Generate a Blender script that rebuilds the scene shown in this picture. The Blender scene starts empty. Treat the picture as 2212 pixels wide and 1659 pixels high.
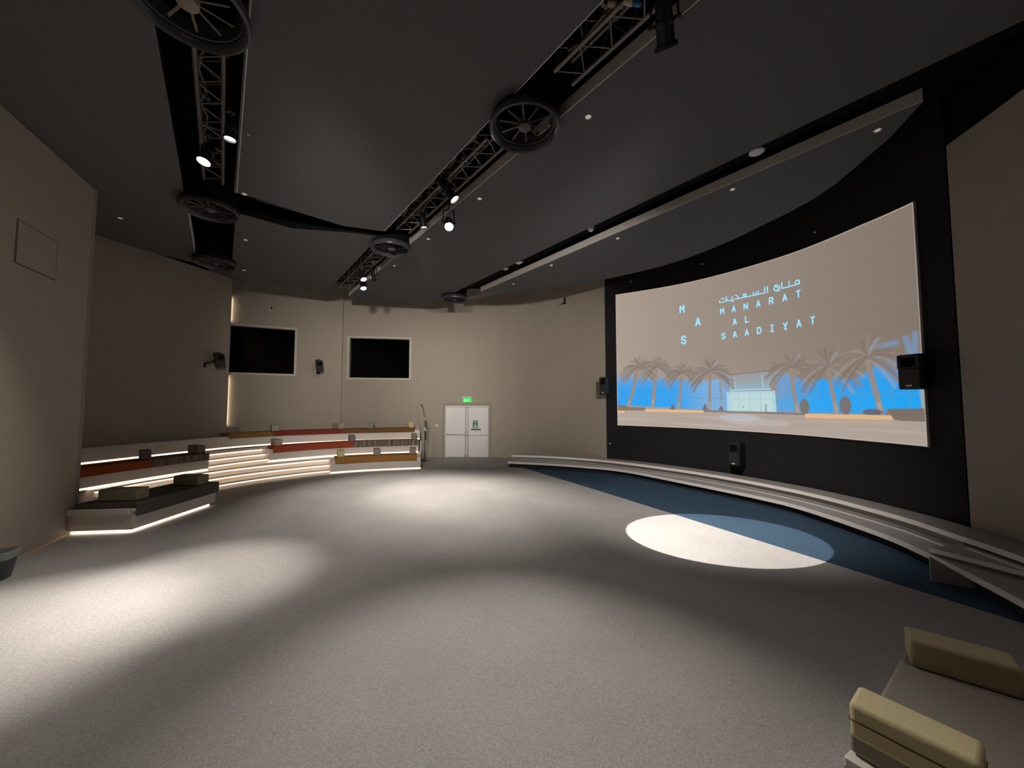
import bpy, bmesh, math, random
import numpy as np
from mathutils import Vector, Matrix
random.seed(4)
COL = bpy.context.scene.collection
PI = math.pi

# ------------------------------------------------------------------ helpers
def lin(r, g, b):
    f = lambda c: (c/255/12.92) if c/255 <= .04045 else ((c/255+.055)/1.055)**2.4
    return (f(r), f(g), f(b), 1.0)

MATS = {}
def mat(name, col, rough=.7, metal=0., noise=0., scale=20., bump=0., emit=None, estr=0., spec=.5, bscale=None):
    if name in MATS: return MATS[name]
    m = bpy.data.materials.new(name); m.use_nodes = True
    nt = m.node_tree; b = nt.nodes['Principled BSDF']
    c = col if len(col) == 4 else (*col, 1)
    b.inputs['Base Color'].default_value = c
    b.inputs['Roughness'].default_value = rough
    b.inputs['Metallic'].default_value = metal
    b.inputs['Specular IOR Level'].default_value = spec
    if noise or bump:
        tc = nt.nodes.new('ShaderNodeTexCoord')
        n = nt.nodes.new('ShaderNodeTexNoise'); n.inputs['Scale'].default_value = scale
        n.inputs['Detail'].default_value = 5
        nt.links.new(tc.outputs['Object'], n.inputs['Vector'])
        if noise:
            mx = nt.nodes.new('ShaderNodeMix'); mx.data_type = 'RGBA'
            mx.inputs['A'].default_value = tuple(v*(1-noise) for v in c[:3])+(1,)
            mx.inputs['B'].default_value = tuple(min(1, v*(1+noise)) for v in c[:3])+(1,)
            nt.links.new(n.outputs['Fac'], mx.inputs['Factor'])
            nt.links.new(mx.outputs['Result'], b.inputs['Base Color'])
        if bump:
            n2 = nt.nodes.new('ShaderNodeTexNoise'); n2.inputs['Scale'].default_value = bscale or scale*3
            nt.links.new(tc.outputs['Object'], n2.inputs['Vector'])
            bp = nt.nodes.new('ShaderNodeBump'); bp.inputs['Strength'].default_value = bump
            bp.inputs['Distance'].default_value = .01
            nt.links.new(n2.outputs['Fac'], bp.inputs['Height'])
            nt.links.new(bp.outputs['Normal'], b.inputs['Normal'])
    if emit:
        b.inputs['Emission Color'].default_value = (*emit[:3], 1)
        b.inputs['Emission Strength'].default_value = estr
    MATS[name] = m
    return m

class MB:
    """collects shapes, builds ONE mesh object"""
    def __init__(s): s.v = []; s.f = []; s.attr = None
    def poly(s, pts, f):
        o = len(s.v); s.v += [tuple(p) for p in pts]; s.f += [tuple(i+o for i in q) for q in f]; return s
    def prism(s, pts, z0, z1):
        n = len(pts)
        a = sum(pts[i][0]*pts[(i+1) % n][1]-pts[(i+1) % n][0]*pts[i][1] for i in range(n))
        if a < 0: pts = pts[::-1]
        v = [(p[0], p[1], z0) for p in pts]+[(p[0], p[1], z1) for p in pts]
        f = [tuple(range(n-1, -1, -1)), tuple(range(n, 2*n))]
        f += [(i, (i+1) % n, n+(i+1) % n, n+i) for i in range(n)]
        return s.poly(v, f)
    def box(s, c, size, rz=0, M=None):
        x, y, z = (d/2 for d in size)
        v = [Vector((i*x, j*y, k*z)) for k in (-1, 1) for j in (-1, 1) for i in (-1, 1)]
        R = M if M is not None else Matrix.Rotation(rz, 3, 'Z')
        v = [R @ p + Vector(c) for p in v]
        return s.poly(v, [(0, 2, 3, 1), (4, 5, 7, 6), (0, 1, 5, 4), (2, 6, 7, 3), (0, 4, 6, 2), (1, 3, 7, 5)])
    def tube(s, p0, p1, r, n=10, r1=None):
        p0 = Vector(p0); p1 = Vector(p1); d = (p1-p0).normalized(); r1 = r if r1 is None else r1
        a = d.orthogonal().normalized(); b = d.cross(a)
        v = []
        for p, rr in ((p0, r), (p1, r1)):
            v += [p+a*rr*math.cos(2*PI*i/n)+b*rr*math.sin(2*PI*i/n) for i in range(n)]
        f = [(i, (i+1) % n, n+(i+1) % n, n+i) for i in range(n)]+[tuple(range(n-1, -1, -1)), tuple(range(n, 2*n))]
        return s.poly(v, f)
    def path(s, pts, r, n=8):
        for a, b in zip(pts, pts[1:]): s.tube(a, b, r, n)
        return s
    def lathe(s, prof, n=40, org=(0, 0, 0), axis=(0, 0, 1), closed=False):
        d = Vector(axis).normalized(); a = d.orthogonal().normalized(); b = d.cross(a); o = Vector(org)
        v = []; m = len(prof)
        for i in range(n):
            t = 2*PI*i/n
            for r, h in prof: v.append(o+(a*math.cos(t)+b*math.sin(t))*r+d*h)
        f = []
        for i in range(n):
            j = (i+1) % n
            for k in range(m if closed else m-1):
                k2 = (k+1) % m
                f.append((i*m+k, j*m+k, j*m+k2, i*m+k2))
        return s.poly(v, f)
    def build(s, name, m, parent=None, smooth=False, bevel=0., seg=2):
        me = bpy.data.meshes.new(name); me.from_pydata([tuple(p) for p in s.v], [], s.f); me.update()
        bm = bmesh.new(); bm.from_mesh(me); bmesh.ops.recalc_face_normals(bm, faces=bm.faces); bm.to_mesh(me); bm.free()
        me.materials.append(m)
        if s.attr:
            for k, vals in s.attr.items():
                at = me.attributes.new(k, 'FLOAT', 'POINT'); at.data.foreach_set('value', vals)
        o = bpy.data.objects.new(name, me); COL.objects.link(o)
        if parent:
            o.parent = parent; o.matrix_parent_inverse = Matrix.Translation(-Vector(parent_loc(parent)))
        if smooth:
            me.polygons.foreach_set('use_smooth', [True]*len(me.polygons))
            try:
                me.set_sharp_from_angle(angle=math.radians(40))
            except Exception: pass
        if bevel:
            bv = o.modifiers.new('bevel', 'BEVEL'); bv.width = bevel; bv.segments = seg; bv.limit_method = 'ANGLE'
            bv.harden_normals = False
            me.polygons.foreach_set('use_smooth', [True]*len(me.polygons))
            try: me.set_sharp_from_angle(angle=math.radians(50))
            except Exception: pass
        return o

def parent_loc(p):
    return Vector((0, 0, 0)) if p.parent else Vector(p.location)   # parts sit at the world origin themselves

def tag(o, label, cat, group=None, kind=None):
    o['label'] = label; o['category'] = cat
    if group: o['group'] = group
    if kind: o['kind'] = kind
    return o
def thing(name, loc, label, cat, group=None, kind=None):
    o = bpy.data.objects.new(name, None); COL.objects.link(o); o.location = loc; o.empty_display_size = .1
    return tag(o, label, cat, group, kind)
def struct(o):
    o['kind'] = 'structure'; return o

def dup(root, loc, rz, label):
    r = root.copy(); COL.objects.link(r); r.location = loc; r.rotation_euler = (0, 0, rz); r['label'] = label
    for ch in list(root.children):
        c = ch.copy(); COL.objects.link(c); c.parent = r
        for g in ch.children:
            d = g.copy(); COL.objects.link(d); d.parent = c
    return r

# ------------------------------------------------------------------ curves
def smooth_curve(P, k=24):
    P = np.array(P, float)
    P = np.vstack([2*P[0]-P[1], P, 2*P[-1]-P[-2]]); out = []
    for i in range(1, len(P)-2):
        a, b, c, e = P[i-1:i+3]
        for t in np.linspace(0, 1, k, endpoint=False):
            out.append(.5*(2*b+(c-a)*t+(2*a-5*b+4*c-e)*t*t+(3*b-a-3*c+e)*t**3))
    out.append(P[-2]); return np.array(out)
class Curve:
    def __init__(s, P):
        s.C = smooth_curve(P); s.S = np.r_[0, np.cumsum(np.hypot(*np.diff(s.C, axis=0).T))]
        T = np.gradient(s.C, axis=0); T /= np.hypot(*T.T)[:, None]; s.N = np.c_[-T[:, 1], T[:, 0]]
        s.L = s.S[-1]
    def at(s, d, off=0.):
        p = [np.interp(d, s.S, s.C[:, i]) for i in (0, 1)]; n = [np.interp(d, s.S, s.N[:, i]) for i in (0, 1)]
        l = math.hypot(*n)
        return (p[0]+n[0]/l*off, p[1]+n[1]/l*off)
    def nrm(s, d):
        n = [np.interp(d, s.S, s.N[:, i]) for i in (0, 1)]; l = math.hypot(*n); return (n[0]/l, n[1]/l)
    def line(s, a, b, off=0., step=.12):
        n = max(2, int((b-a)/step)); return [s.at(t, off) for t in np.linspace(a, b, n)]
def sweep(mb, cv, a, b, sec, step=.12):
    """closed section [(offset, z)] swept along the curve"""
    n = max(2, int((b-a)/step)); m = len(sec); v = []; sv = []
    for t in np.linspace(a, b, n):
        for o, z in sec: v.append((*cv.at(t, o), z)); sv.append(float(t))
    f = [(i*m+k, (i+1)*m+k, (i+1)*m+(k+1) % m, i*m+(k+1) % m) for i in range(n-1) for k in range(m)]
    f += [tuple(range(m)), tuple((n-1)*m+k for k in range(m-1, -1, -1))]
    mb.poly(v, f); mb.attr = mb.attr or {'s': []}; mb.attr['s'] += sv
    return mb
def rect(o0, o1, z0, z1): return [(o0, z0), (o1, z0), (o1, z1), (o0, z1)]

# ------------------------------------------------------------------ materials
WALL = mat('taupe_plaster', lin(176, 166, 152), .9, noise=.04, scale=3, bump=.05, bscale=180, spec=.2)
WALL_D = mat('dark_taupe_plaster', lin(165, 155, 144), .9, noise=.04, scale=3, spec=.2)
BLACK = mat('black_panel_paint', (.021, .020, .021), .8, spec=.2)
VOID = mat('black_void_paint', (.006, .006, .007), .9, spec=.1)
SLAB = mat('charcoal_ceiling_board', (.122, .122, .127), .9, noise=.1, scale=60, bump=.1, bscale=400, spec=.2)
EDGE = mat('grey_edge_board', (.62, .58, .55), .7)
WHITE = mat('white_laminate', (.83, .765, .70), .45)
STAGE = mat('pale_grey_laminate', (.36, .34, .325), .5)
NOSE = mat('pale_nosing', (.92, .86, .80), .45)
WPLAST = mat('white_plastic', (.8, .79, .77), .4)
BPLAST = mat('black_plastic', (.012, .012, .012), .45, bump=.15, scale=200)
GRILL = mat('speaker_grille', (.025, .025, .026), .6, noise=.5, scale=300)
METAL = mat('dark_truss_metal', (.20, .185, .17), .42, metal=.6)
ALU = mat('brushed_aluminium', (.55, .54, .53), .3, metal=.9)
DARKM = mat('black_metal', (.018, .018, .02), .4, metal=.3)
RING = mat('black_rubber_ring', (.055, .055, .056), .28)
SPOKE = mat('beige_vane', (.30, .25, .20), .5)
LED = mat('led_strip', (.9, .8, .7), .5, emit=(1.0, .80, .62), estr=2.2)
LEDB = mat('led_strip_bright', (.9, .8, .7), .5, emit=(1.0, .80, .60), estr=2.4)
LEDW = mat('led_wall_strip', (.9, .8, .7), .5, emit=(1.0, .80, .56), estr=16.0)
LENS_ON = mat('lit_lens', (.9, .9, .9), .3, emit=(1, .90, .78), estr=45)
LENS_DIM = mat('lit_lens_edge', (.9, .9, .9), .3, emit=(1, .93, .86), estr=9)
LENS_OFF = mat('unlit_lens', (.25, .25, .26), .15)

def carpet(name, c0, c1):
    m = bpy.data.materials.new(name); m.use_nodes = True; nt = m.node_tree; b = nt.nodes['Principled BSDF']
    tc = nt.nodes.new('ShaderNodeTexCoord')
    n1 = nt.nodes.new('ShaderNodeTexNoise'); n1.inputs['Scale'].default_value = 60; n1.inputs['Detail'].default_value = 3
    n1.inputs['Distortion'].default_value = 1.2
    n2 = nt.nodes.new('ShaderNodeTexNoise'); n2.inputs['Scale'].default_value = .7; n2.inputs['Detail'].default_value = 5
    n3 = nt.nodes.new('ShaderNodeTexNoise'); n3.inputs['Scale'].default_value = 260
    r = nt.nodes.new('ShaderNodeValToRGB'); r.color_ramp.elements[0].position = .36; r.color_ramp.elements[1].position = .66
    r.color_ramp.elements[0].color = c0; r.color_ramp.elements[1].color = c1
    mm = nt.nodes.new('ShaderNodeMix'); mm.data_type = 'RGBA'; mm.blend_type = 'MULTIPLY'; mm.inputs['Factor'].default_value = 1
    mr = nt.nodes.new('ShaderNodeMapRange'); mr.inputs['From Min'].default_value = .3; mr.inputs['From Max'].default_value = .7
    mr.inputs['To Min'].default_value = .86; mr.inputs['To Max'].default_value = 1.06
    for n in (n1, n2, n3): nt.links.new(tc.outputs['Object'], n.inputs['Vector'])
    nt.links.new(n1.outputs['Fac'], r.inputs['Fac']); nt.links.new(n2.outputs['Fac'], mr.inputs['Value'])
    nt.links.new(r.outputs['Color'], mm.inputs['A']); nt.links.new(mr.outputs['Result'], mm.inputs['B'])
    nt.links.new(mm.outputs['Result'], b.inputs['Base Color'])
    ad = nt.nodes.new('ShaderNodeMath'); ad.operation = 'ADD'
    nt.links.new(n1.outputs['Fac'], ad.inputs[0]); nt.links.new(n3.outputs['Fac'], ad.inputs[1])
    bp = nt.nodes.new('ShaderNodeBump'); bp.inputs['Strength'].default_value = .5; bp.inputs['Distance'].default_value = .012
    nt.links.new(ad.outputs[0], bp.inputs['Height']); nt.links.new(bp.outputs['Normal'], b.inputs['Normal'])
    b.inputs['Roughness'].default_value = .95; b.inputs['Specular IOR Level'].default_value = .15
    return m
CARPET = carpet('grey_carpet', (.34, .322, .308, 1), (.46, .44, .422, 1))
NAVY = carpet('navy_carpet', (.036, .068, .108, 1), (.050, .090, .138, 1))

def fabric(name, c, stripes=False):
    if name in MATS: return MATS[name]
    m = mat(name, c, .95, noise=.12, scale=90, bump=.3, bscale=500, spec=.15)
    if stripes:
        nt = m.node_tree; b = nt.nodes['Principled BSDF']
        at = nt.nodes.new('ShaderNodeAttribute'); at.attribute_name = 's'
        n = nt.nodes.new('ShaderNodeTexNoise'); n.noise_dimensions = '1D'; n.inputs['Scale'].default_value = 11; n.inputs['Detail'].default_value = 4
        r = nt.nodes.new('ShaderNodeValToRGB'); r.color_ramp.elements[0].position = .35; r.color_ramp.elements[1].position = .68
        r.color_ramp.elements[0].color = tuple(v*.62 for v in c[:3])+(1,); r.color_ramp.elements[1].color = tuple(v*1.5 for v in c[:3])+(1,)
        nt.links.new(at.outputs['Fac'], n.inputs['W']); nt.links.new(n.outputs['Fac'], r.inputs['Fac'])
        nt.links.new(r.outputs['Color'], b.inputs['Base Color'])
    return m
F_MUST = fabric('mustard_fabric', (.42, .20, .055, 1))
F_OLIVE = fabric('olive_brown_fabric', (.30, .17, .05, 1))
F_BROWN = fabric('brown_fabric', (.22, .11, .042, 1))
F_RED = fabric('red_fabric', (.27, .05, .035, 1))
F_ORANGE = fabric('orange_red_fabric', (.40, .085, .04, 1))
F_RUST = fabric('rust_fabric', (.38, .09, .03, 1))
F_STRIPE = fabric('striped_taupe_fabric', (.21, .165, .14, 1), True)
F_GREY = fabric('dark_grey_fabric', (.13, .12, .105, 1))
F_SEAT = fabric('grey_brown_fabric', (.31, .275, .23, 1))
F_BEIGE = fabric('beige_block_fabric', (.68, .58, .34, 1))
F_SAND = fabric('sand_block_fabric', (.44, .40, .33, 1))
F_GBLK = fabric('grey_block_fabric', (.34, .31, .29, 1))
F_OBLK = fabric('olive_block_fabric', (.27, .25, .165, 1))
F_DGBL = fabric('slate_block_fabric', (.22, .21, .205, 1))

# ------------------------------------------------------------------ camera
H = 2.15
FPX = 800.0
PITCH = math.atan(43/FPX)
cam = bpy.data.cameras.new('camera'); co = bpy.data.objects.new('camera', cam); COL.objects.link(co)
cam.sensor_fit = 'HORIZONTAL'; cam.sensor_width = 36; cam.lens = 36*FPX/2212; cam.clip_start = .05; cam.clip_end = 100
co.location = (0, 0, H); co.rotation_euler = (PI/2+PITCH, 0, 0)
bpy.context.scene.camera = co

# ------------------------------------------------------------------ shell
struct(MB().prism([(-13, -4), (9.5, -4), (9.5, 17.5), (-13, 17.5)], -.2, 0).build('floor', CARPET))
o = MB().prism([(-.12, 13.58), (2.2, 9.22), (4.69, 4.39), (5.05, 3.70), (5.6, 2.65), (6.5, 3.0), (6.5, 8), (5.2, 11), (2.5, 13.0)], -.02, .006).build('navy_carpet', NAVY)
tag(o, 'dark navy carpet wedge between the pale grey floor and the stage steps', 'carpet')

def wall_strip(name, pts, z0, z1, m, th=.15, flip=1):
    mb = MB()
    for a, b in zip(pts, pts[1:]):
        d = Vector((b[0]-a[0], b[1]-a[1])).normalized(); n = Vector((-d.y, d.x))*th*flip; e = d*.002
        mb.prism([a, b, (b[0]+n.x, b[1]+n.y), (a[0]+n.x, a[1]+n.y)], z0, z1)
    return struct(mb.build(name, m))
TOP = 6.9
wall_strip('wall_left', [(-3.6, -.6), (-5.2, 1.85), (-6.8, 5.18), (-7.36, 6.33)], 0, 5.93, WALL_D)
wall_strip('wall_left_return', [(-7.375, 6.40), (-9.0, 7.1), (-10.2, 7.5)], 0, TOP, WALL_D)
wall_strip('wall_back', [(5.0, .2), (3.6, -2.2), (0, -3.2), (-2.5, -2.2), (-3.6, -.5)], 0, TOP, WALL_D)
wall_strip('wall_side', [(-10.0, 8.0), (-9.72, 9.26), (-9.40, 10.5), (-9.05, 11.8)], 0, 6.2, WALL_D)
# wall with window 1, window 2, door: pieces around each opening, one mesh per wall
def wall_hole(name, A, B, holes, z1, m, th=.2):
    """straight wall from A to B with rectangular holes (d0, d1, z0, z1) along it; extends to the back"""
    A = Vector(A); B = Vector(B); d = (B-A).normalized(); n = Vector((-d.y, d.x))*th; L = (B-A).length
    mb = MB(); xs = [0]
    def piece(a, b, z0, zz):
        p = A+d*a; q = A+d*b; mb.prism([tuple(p), tuple(q), tuple(q+n), tuple(p+n)], z0, zz)
    cur = 0
    for d0, d1, za, zb in holes:
        piece(cur, d0, 0, z1); piece(d0, d1, zb, z1)
        if za > 0: piece(d0, d1, 0, za)
        cur = d1
    piece(cur, L, 0, z1)
    return struct(mb.build(name, m)), A, d, n
_, A3, d3, n3 = wall_hole('wall_far_left', (-10.4, 12.46), (-6.6, 14.3), [(.53, 2.70, 3.17, 4.96)], TOP, WALL)
wall_strip('wall_corner', [(-6.6, 14.3), (-6.67, 14.5)], 0, TOP, WALL)
_, A4, d4, n4 = wall_hole('wall_far', (-6.72, 14.50), (-3.4, 15.05), [(.22, 2.67, 3.11, 4.84)], TOP, WALL)
_, AD, dd, nd = wall_hole('wall_door', (-3.4, 15.05), (-.6, 15.05), [(.70, 2.45, 0, 2.07)], TOP, WALL)
wall_strip('wall_far_right', [(-.6, 15.05)]+[tuple(p) for p in smooth_curve([(-.6, 15.05), (.3, 14.86), (1.1, 14.42), (2.1, 13.5), (3.12, 12.22)], 8)[1:]], 0, TOP, WALL)
SC = Curve([(3.1, 12.2), (5.05, 10.5), (6.26, 8.43), (6.6, 6.65), (6.65, 5.49)])
def scr(s, off=0.): return SC.at(s, -off)     # off > 0 towards the room
# (left normal of this curve points away from the room on its far side)
n0 = SC.nrm(3.0); p0 = SC.at(3.0)
SGN = 1 if (n0[0]*(-p0[0])+n0[1]*(6-p0[1])) > 0 else -1
def scr(s, off=0.): return SC.at(s, SGN*off)
mb = MB(); sweep(mb, SC, 0, SC.L, rect(0, -SGN*.15, 0, TOP)); struct(mb.build('wall_screen', BLACK))
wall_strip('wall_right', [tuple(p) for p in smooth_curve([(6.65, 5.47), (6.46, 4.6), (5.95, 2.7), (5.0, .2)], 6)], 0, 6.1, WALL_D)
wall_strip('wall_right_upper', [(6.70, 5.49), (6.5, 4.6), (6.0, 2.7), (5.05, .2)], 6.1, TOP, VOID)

# ceiling: black void with floating charcoal slabs, straight slots between them
struct(MB().prism([(-13, -4), (9.5, -4), (9.5, 17.5), (-13, 17.5)], TOP, TOP+.1).build('ceiling', VOID))
NV = (.787, .617); DV = (-.617, .787)
def nb(n, b): return (NV[0]*n+DV[0]*b, NV[1]*n+DV[1]*b)
ZC = 5.95; TH = .15
S1L, S1R, S2L, S2R, S3L, S3R = -.65, .10, 2.70, 3.42, 6.14, 6.80
def slab(name, pts):
    o = MB().prism(pts, ZC, ZC+TH).build(name, SLAB)
    o.data.materials.append(VOID)                       # side faces coloured black, keeping them dark where light would catch them
    for p in o.data.polygons:
        if abs(p.normal.z) < .5: p.material_index = 1
    return struct(o)
slab('ceiling_left', [nb(S1L, -3.2), nb(S1L, 13.05), (-9.1, 9.0), (-9.4, 8.0), (-9.0, 6.4), (-7.6, 5.9), (-7.35, 5.2), (-5.9, 2.2), (-4.2, -.6), (-1.6, -2.7)])
g0 = [(-5.0, 6.47), (-4.7, 6.69), (-4.21, 7.19), (-3.62, 7.72)]
slab('ceiling_middle', [nb(S1R, -2.8), *[p for p in g0], nb(S2L, 8.02), nb(S2L, -3.6), (2.5, -2.2)])
slab('ceiling_far_left', [nb(S1R, 9.02), (-4.78, 7.83), (-4.11, 7.95), (-3.5, 8.06), nb(S2L, 8.34), nb(S2L, 13.73), (-7.17, 11.87), (-7.83, 11.28), nb(S1R, 13.65)])
slab('ceiling_right', [nb(S2R, -3.0), nb(S2R, 13.75), (-4.57, 13.56), (-3.23, 13.88), nb(S3L, 12.6), nb(S3L, -1.0), (5.0, 1.2)])
slab('ceiling_screen', [nb(S3R, 10.40), (.1, 12.36), (.9, 12.2), (1.9, 11.75), (2.76, 11.19), (3.5, 10.62), (4.06, 10.12), (4.5, 9.6), (4.85, 9.0), (5.12, 8.4), (5.33, 7.75), (5.5, 7.2), (5.6, 6.69), (5.60, 6.2), (5.52, 5.74), (5.41, 5.12), nb(S3R, .3)])
def edge(name, n, b0, b1, side):
    w = .012*side
    return struct(MB().prism([nb(n, b0), nb(n, b1), nb(n+w, b1), nb(n+w, b0)], ZC-.004, ZC+TH+.01).build(name, EDGE))
edge('trim_1', S1R, -2.8, 8.15, -1); edge('trim_2', S2R, -2.9, 13.7, -1); edge('trim_3', S3R, .32, 10.38, -1)
edge('trim_4', S2L, -3.5, 8.0, 1); edge('trim_5', S1L, 9.6, 13.0, 1)
struct(MB().prism([nb(S3L+.05, -1), nb(S3L+.05, 12.4), nb(S3R-.2, 12.4), nb(S3R-.2, -1)], 6.12, 6.4).build('trim_6', VOID))

# thin timber-coloured skirting along the near left wall
mb = MB()
for a, b in (((-5.2, 1.85), (-6.8, 5.18)), ((-6.8, 5.18), (-7.30, 6.20))):
    d = Vector((b[0]-a[0], b[1]-a[1])).normalized(); n = Vector((d.y, -d.x))*.012
    mb.prism([a, b, (b[0]+n.x, b[1]+n.y), (a[0]+n.x, a[1]+n.y)], 0, .035)
struct(mb.build('baseboard_left', mat('warm_skirting', (.55, .40, .26), .5)))
# access hatch in the near left wall
d = Vector((-.44, .9)).normalized()
hatch = thing('access_hatch', (-6.81, 5.20, 4.05), 'flush square access hatch high in the near left wall', 'hatch')
def on_left(t, off): return (-6.8+(-.4378)*t+.899*off, 5.18+.899*t+.4378*off)
mb = MB(); mb.prism([on_left(-.36, .0), on_left(.42, .0), on_left(.42, .008), on_left(-.36, .008)], 4.05, 4.62)
mb.build('hatch_panel', WALL_D, hatch)
mb = MB()
for t0, t1, z0, z1 in ((-.38, .44, 4.03, 4.05), (.42, .44, 4.05, 4.62), (-.38, .44, 4.62, 4.635), (-.38, -.36, 4.05, 4.62)):
    mb.prism([on_left(t0, 0), on_left(t1, 0), on_left(t1, .004), on_left(t0, .004)], z0, z1)
mb.build('hatch_gap', mat('hatch_shadow_gap', (.13, .115, .10), .9), hatch)

# ------------------------------------------------------------------ windows and booths
def glass_mat():
    m = bpy.data.materials.new('dark_booth_glass'); m.use_nodes = True; nt = m.node_tree
    for n in list(nt.nodes): nt.nodes.remove(n)
    out = nt.nodes.new('ShaderNodeOutputMaterial'); mx = nt.nodes.new('ShaderNodeMixShader')
    t = nt.nodes.new('ShaderNodeBsdfTransparent'); t.inputs['Color'].default_value = (.45, .47, .5, 1)
    g = nt.nodes.new('ShaderNodeBsdfGlossy'); g.inputs['Roughness'].default_value = .01
    f = nt.nodes.new('ShaderNodeFresnel'); f.inputs['IOR'].default_value = 1.5
    nt.links.new(f.outputs[0], mx.inputs['Fac']); nt.links.new(t.outputs[0], mx.inputs[1]); nt.links.new(g.outputs[0], mx.inputs[2])
    nt.links.new(mx.outputs[0], out.inputs['Surface']); return m
GLASS = glass_mat()
FRAME = mat('window_frame_paint', (.60, .55, .48), .6)
def window(name, A, d, n, d0, d1, z0, z1, label):
    c = A+d*((d0+d1)/2)
    w = thing(name, (c.x, c.y, z0), label, 'window', None, 'structure')
    un = n.normalized()
    def P(a, o): q = A+d*a+un*o; return (q.x, q.y)
    mb = MB(); t = .075
    for a, b, za, zb in ((d0, d1, z0, z0+t), (d0, d1, z1-t, z1), (d0, d0+t, z0+t, z1-t), (d1-t, d1, z0+t, z1-t)):
        mb.prism([P(a, -.03), P(b, -.03), P(b, .2), P(a, .2)], za, zb)
    mb.build('window_frame', FRAME, w)
    mb = MB(); mb.prism([P(d0+t, .15), P(d1-t, .15), P(d1-t, .158), P(d0+t, .158)], z0+t, z1-t); mb.build('pane', GLASS, w)
    mb = MB()
    D = 1.6
    for q, za, zb in (([P(d0-.3, D), P(d1+.3, D), P(d1+.3, D+.05), P(d0-.3, D+.05)], z0-1, z1+.5),
                      ([P(d0-.3, .21), P(d0-.3, D), P(d0-.25, D), P(d0-.25, .21)], z0-1, z1+.5),
                      ([P(d1+.25, .21), P(d1+.25, D), P(d1+.3, D), P(d1+.3, .21)], z0-1, z1+.5),
                      ([P(d0-.3, .21), P(d1+.3, .21), P(d1+.3, D), P(d0-.3, D)], z0-1.05, z0-1),
                      ([P(d0-.3, .21), P(d1+.3, .21), P(d1+.3, D), P(d0-.3, D)], z1+.5, z1+.55)):
        mb.prism(q, za, zb)
    struct(mb.build('wall_booth', VOID))
    return w
window('window_1', A3, d3, n3, .53, 2.70, 3.17, 4.96, 'dark control booth window beside the lit wall gap')
window('window_2', A4, d4, n4, .22, 2.67, 3.11, 4.84, 'dark control booth window right of the wall corner')

# ------------------------------------------------------------------ door
DOOR = mat('door_grey_paint', (.84, .82, .81), .45)
dr = thing('door_1', (-1.82, 15.05, 0), 'closed pale grey double fire door with push bars', 'door', None, 'structure')
mb = MB()
mb.box((-2.675, 15.10, 1.035), (.045, .14, 2.068)); mb.box((-.975, 15.10, 1.035), (.045, .14, 2.068)); mb.box((-1.825, 15.10, 2.0465), (1.653, .138, .044))
mb.build('door_frame', DOOR, dr)
for x0, x1, sx in ((-2.655, -1.832, 1), (-1.822, -.995, -1)):
    c = (x0+x1)/2
    lf = MB().box((c, 15.11, 1.015), (x1-x0, .05, 2.02)).build('door_leaf', DOOR, dr, bevel=.004)
    MB().tube((x0+.02, 15.02, .93), (x1-.02, 15.02, .93), .02).box((x0+.03, 15.05, .93), (.05, .08, .07)).box((x1-.03, 15.05, .93), (.05, .08, .07)).build('push_bar', ALU, lf)
    xr = x1-.05 if sx > 0 else x0+.05
    MB().tube((xr, 15.06, .08), (xr, 15.06, 1.98), .012).box((xr, 15.07, 1.97), (.05, .05, .08)).box((xr, 15.07, .07), (.05, .05, .08)).box((xr, 15.06, .93), (.06, .05, .16)).build('latch_rod', ALU, lf)
    if sx < 0:
        gsg = MB().box((-1.49, 15.082, 1.33), (.20, .006, .29)).build('safety_sign', mat('green_sign', lin(30, 125, 80), .5), lf)
        mb = MB()
        for i, w in enumerate((.03, .025, .03, .028)): mb.box((-1.545+i*.036, 15.077, 1.415), (w, .004, .035))
        mb.tube((-1.49, 15.079, 1.345), (-1.49, 15.076, 1.345), .018, 14).box((-1.49, 15.077, 1.305), (.035, .004, .05))
        mb.prism([(-1.545, 15.076), (-1.435, 15.076), (-1.435, 15.079), (-1.545, 15.079)], 1.215, 1.25)
        mb.prism([(-1.525, 15.076), (-1.435, 15.076), (-1.435, 15.079), (-1.525, 15.079)], 1.25, 1.275)
        mb.build('sign_marks', WPLAST, gsg)
        sg = MB().box((-1.46, 15.082, 1.115), (.38, .006, .07)).build('safety_sign', mat('dull_green_sign', lin(90, 125, 95), .5), lf)
        mb = MB()
        for i in range(6): mb.box((-1.56+i*.045, 15.077, 1.115), (.03, .004, .022))
        mb.box((-1.615, 15.077, 1.115), (.03, .004, .04)).build('sign_marks', mat('dark_sign_ink', (.03, .05, .04), .6), sg)
mb = MB().box((-1.82, 15.09, .008), (1.7, .06, .016)); mb.build('threshold', ALU, dr)
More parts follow.
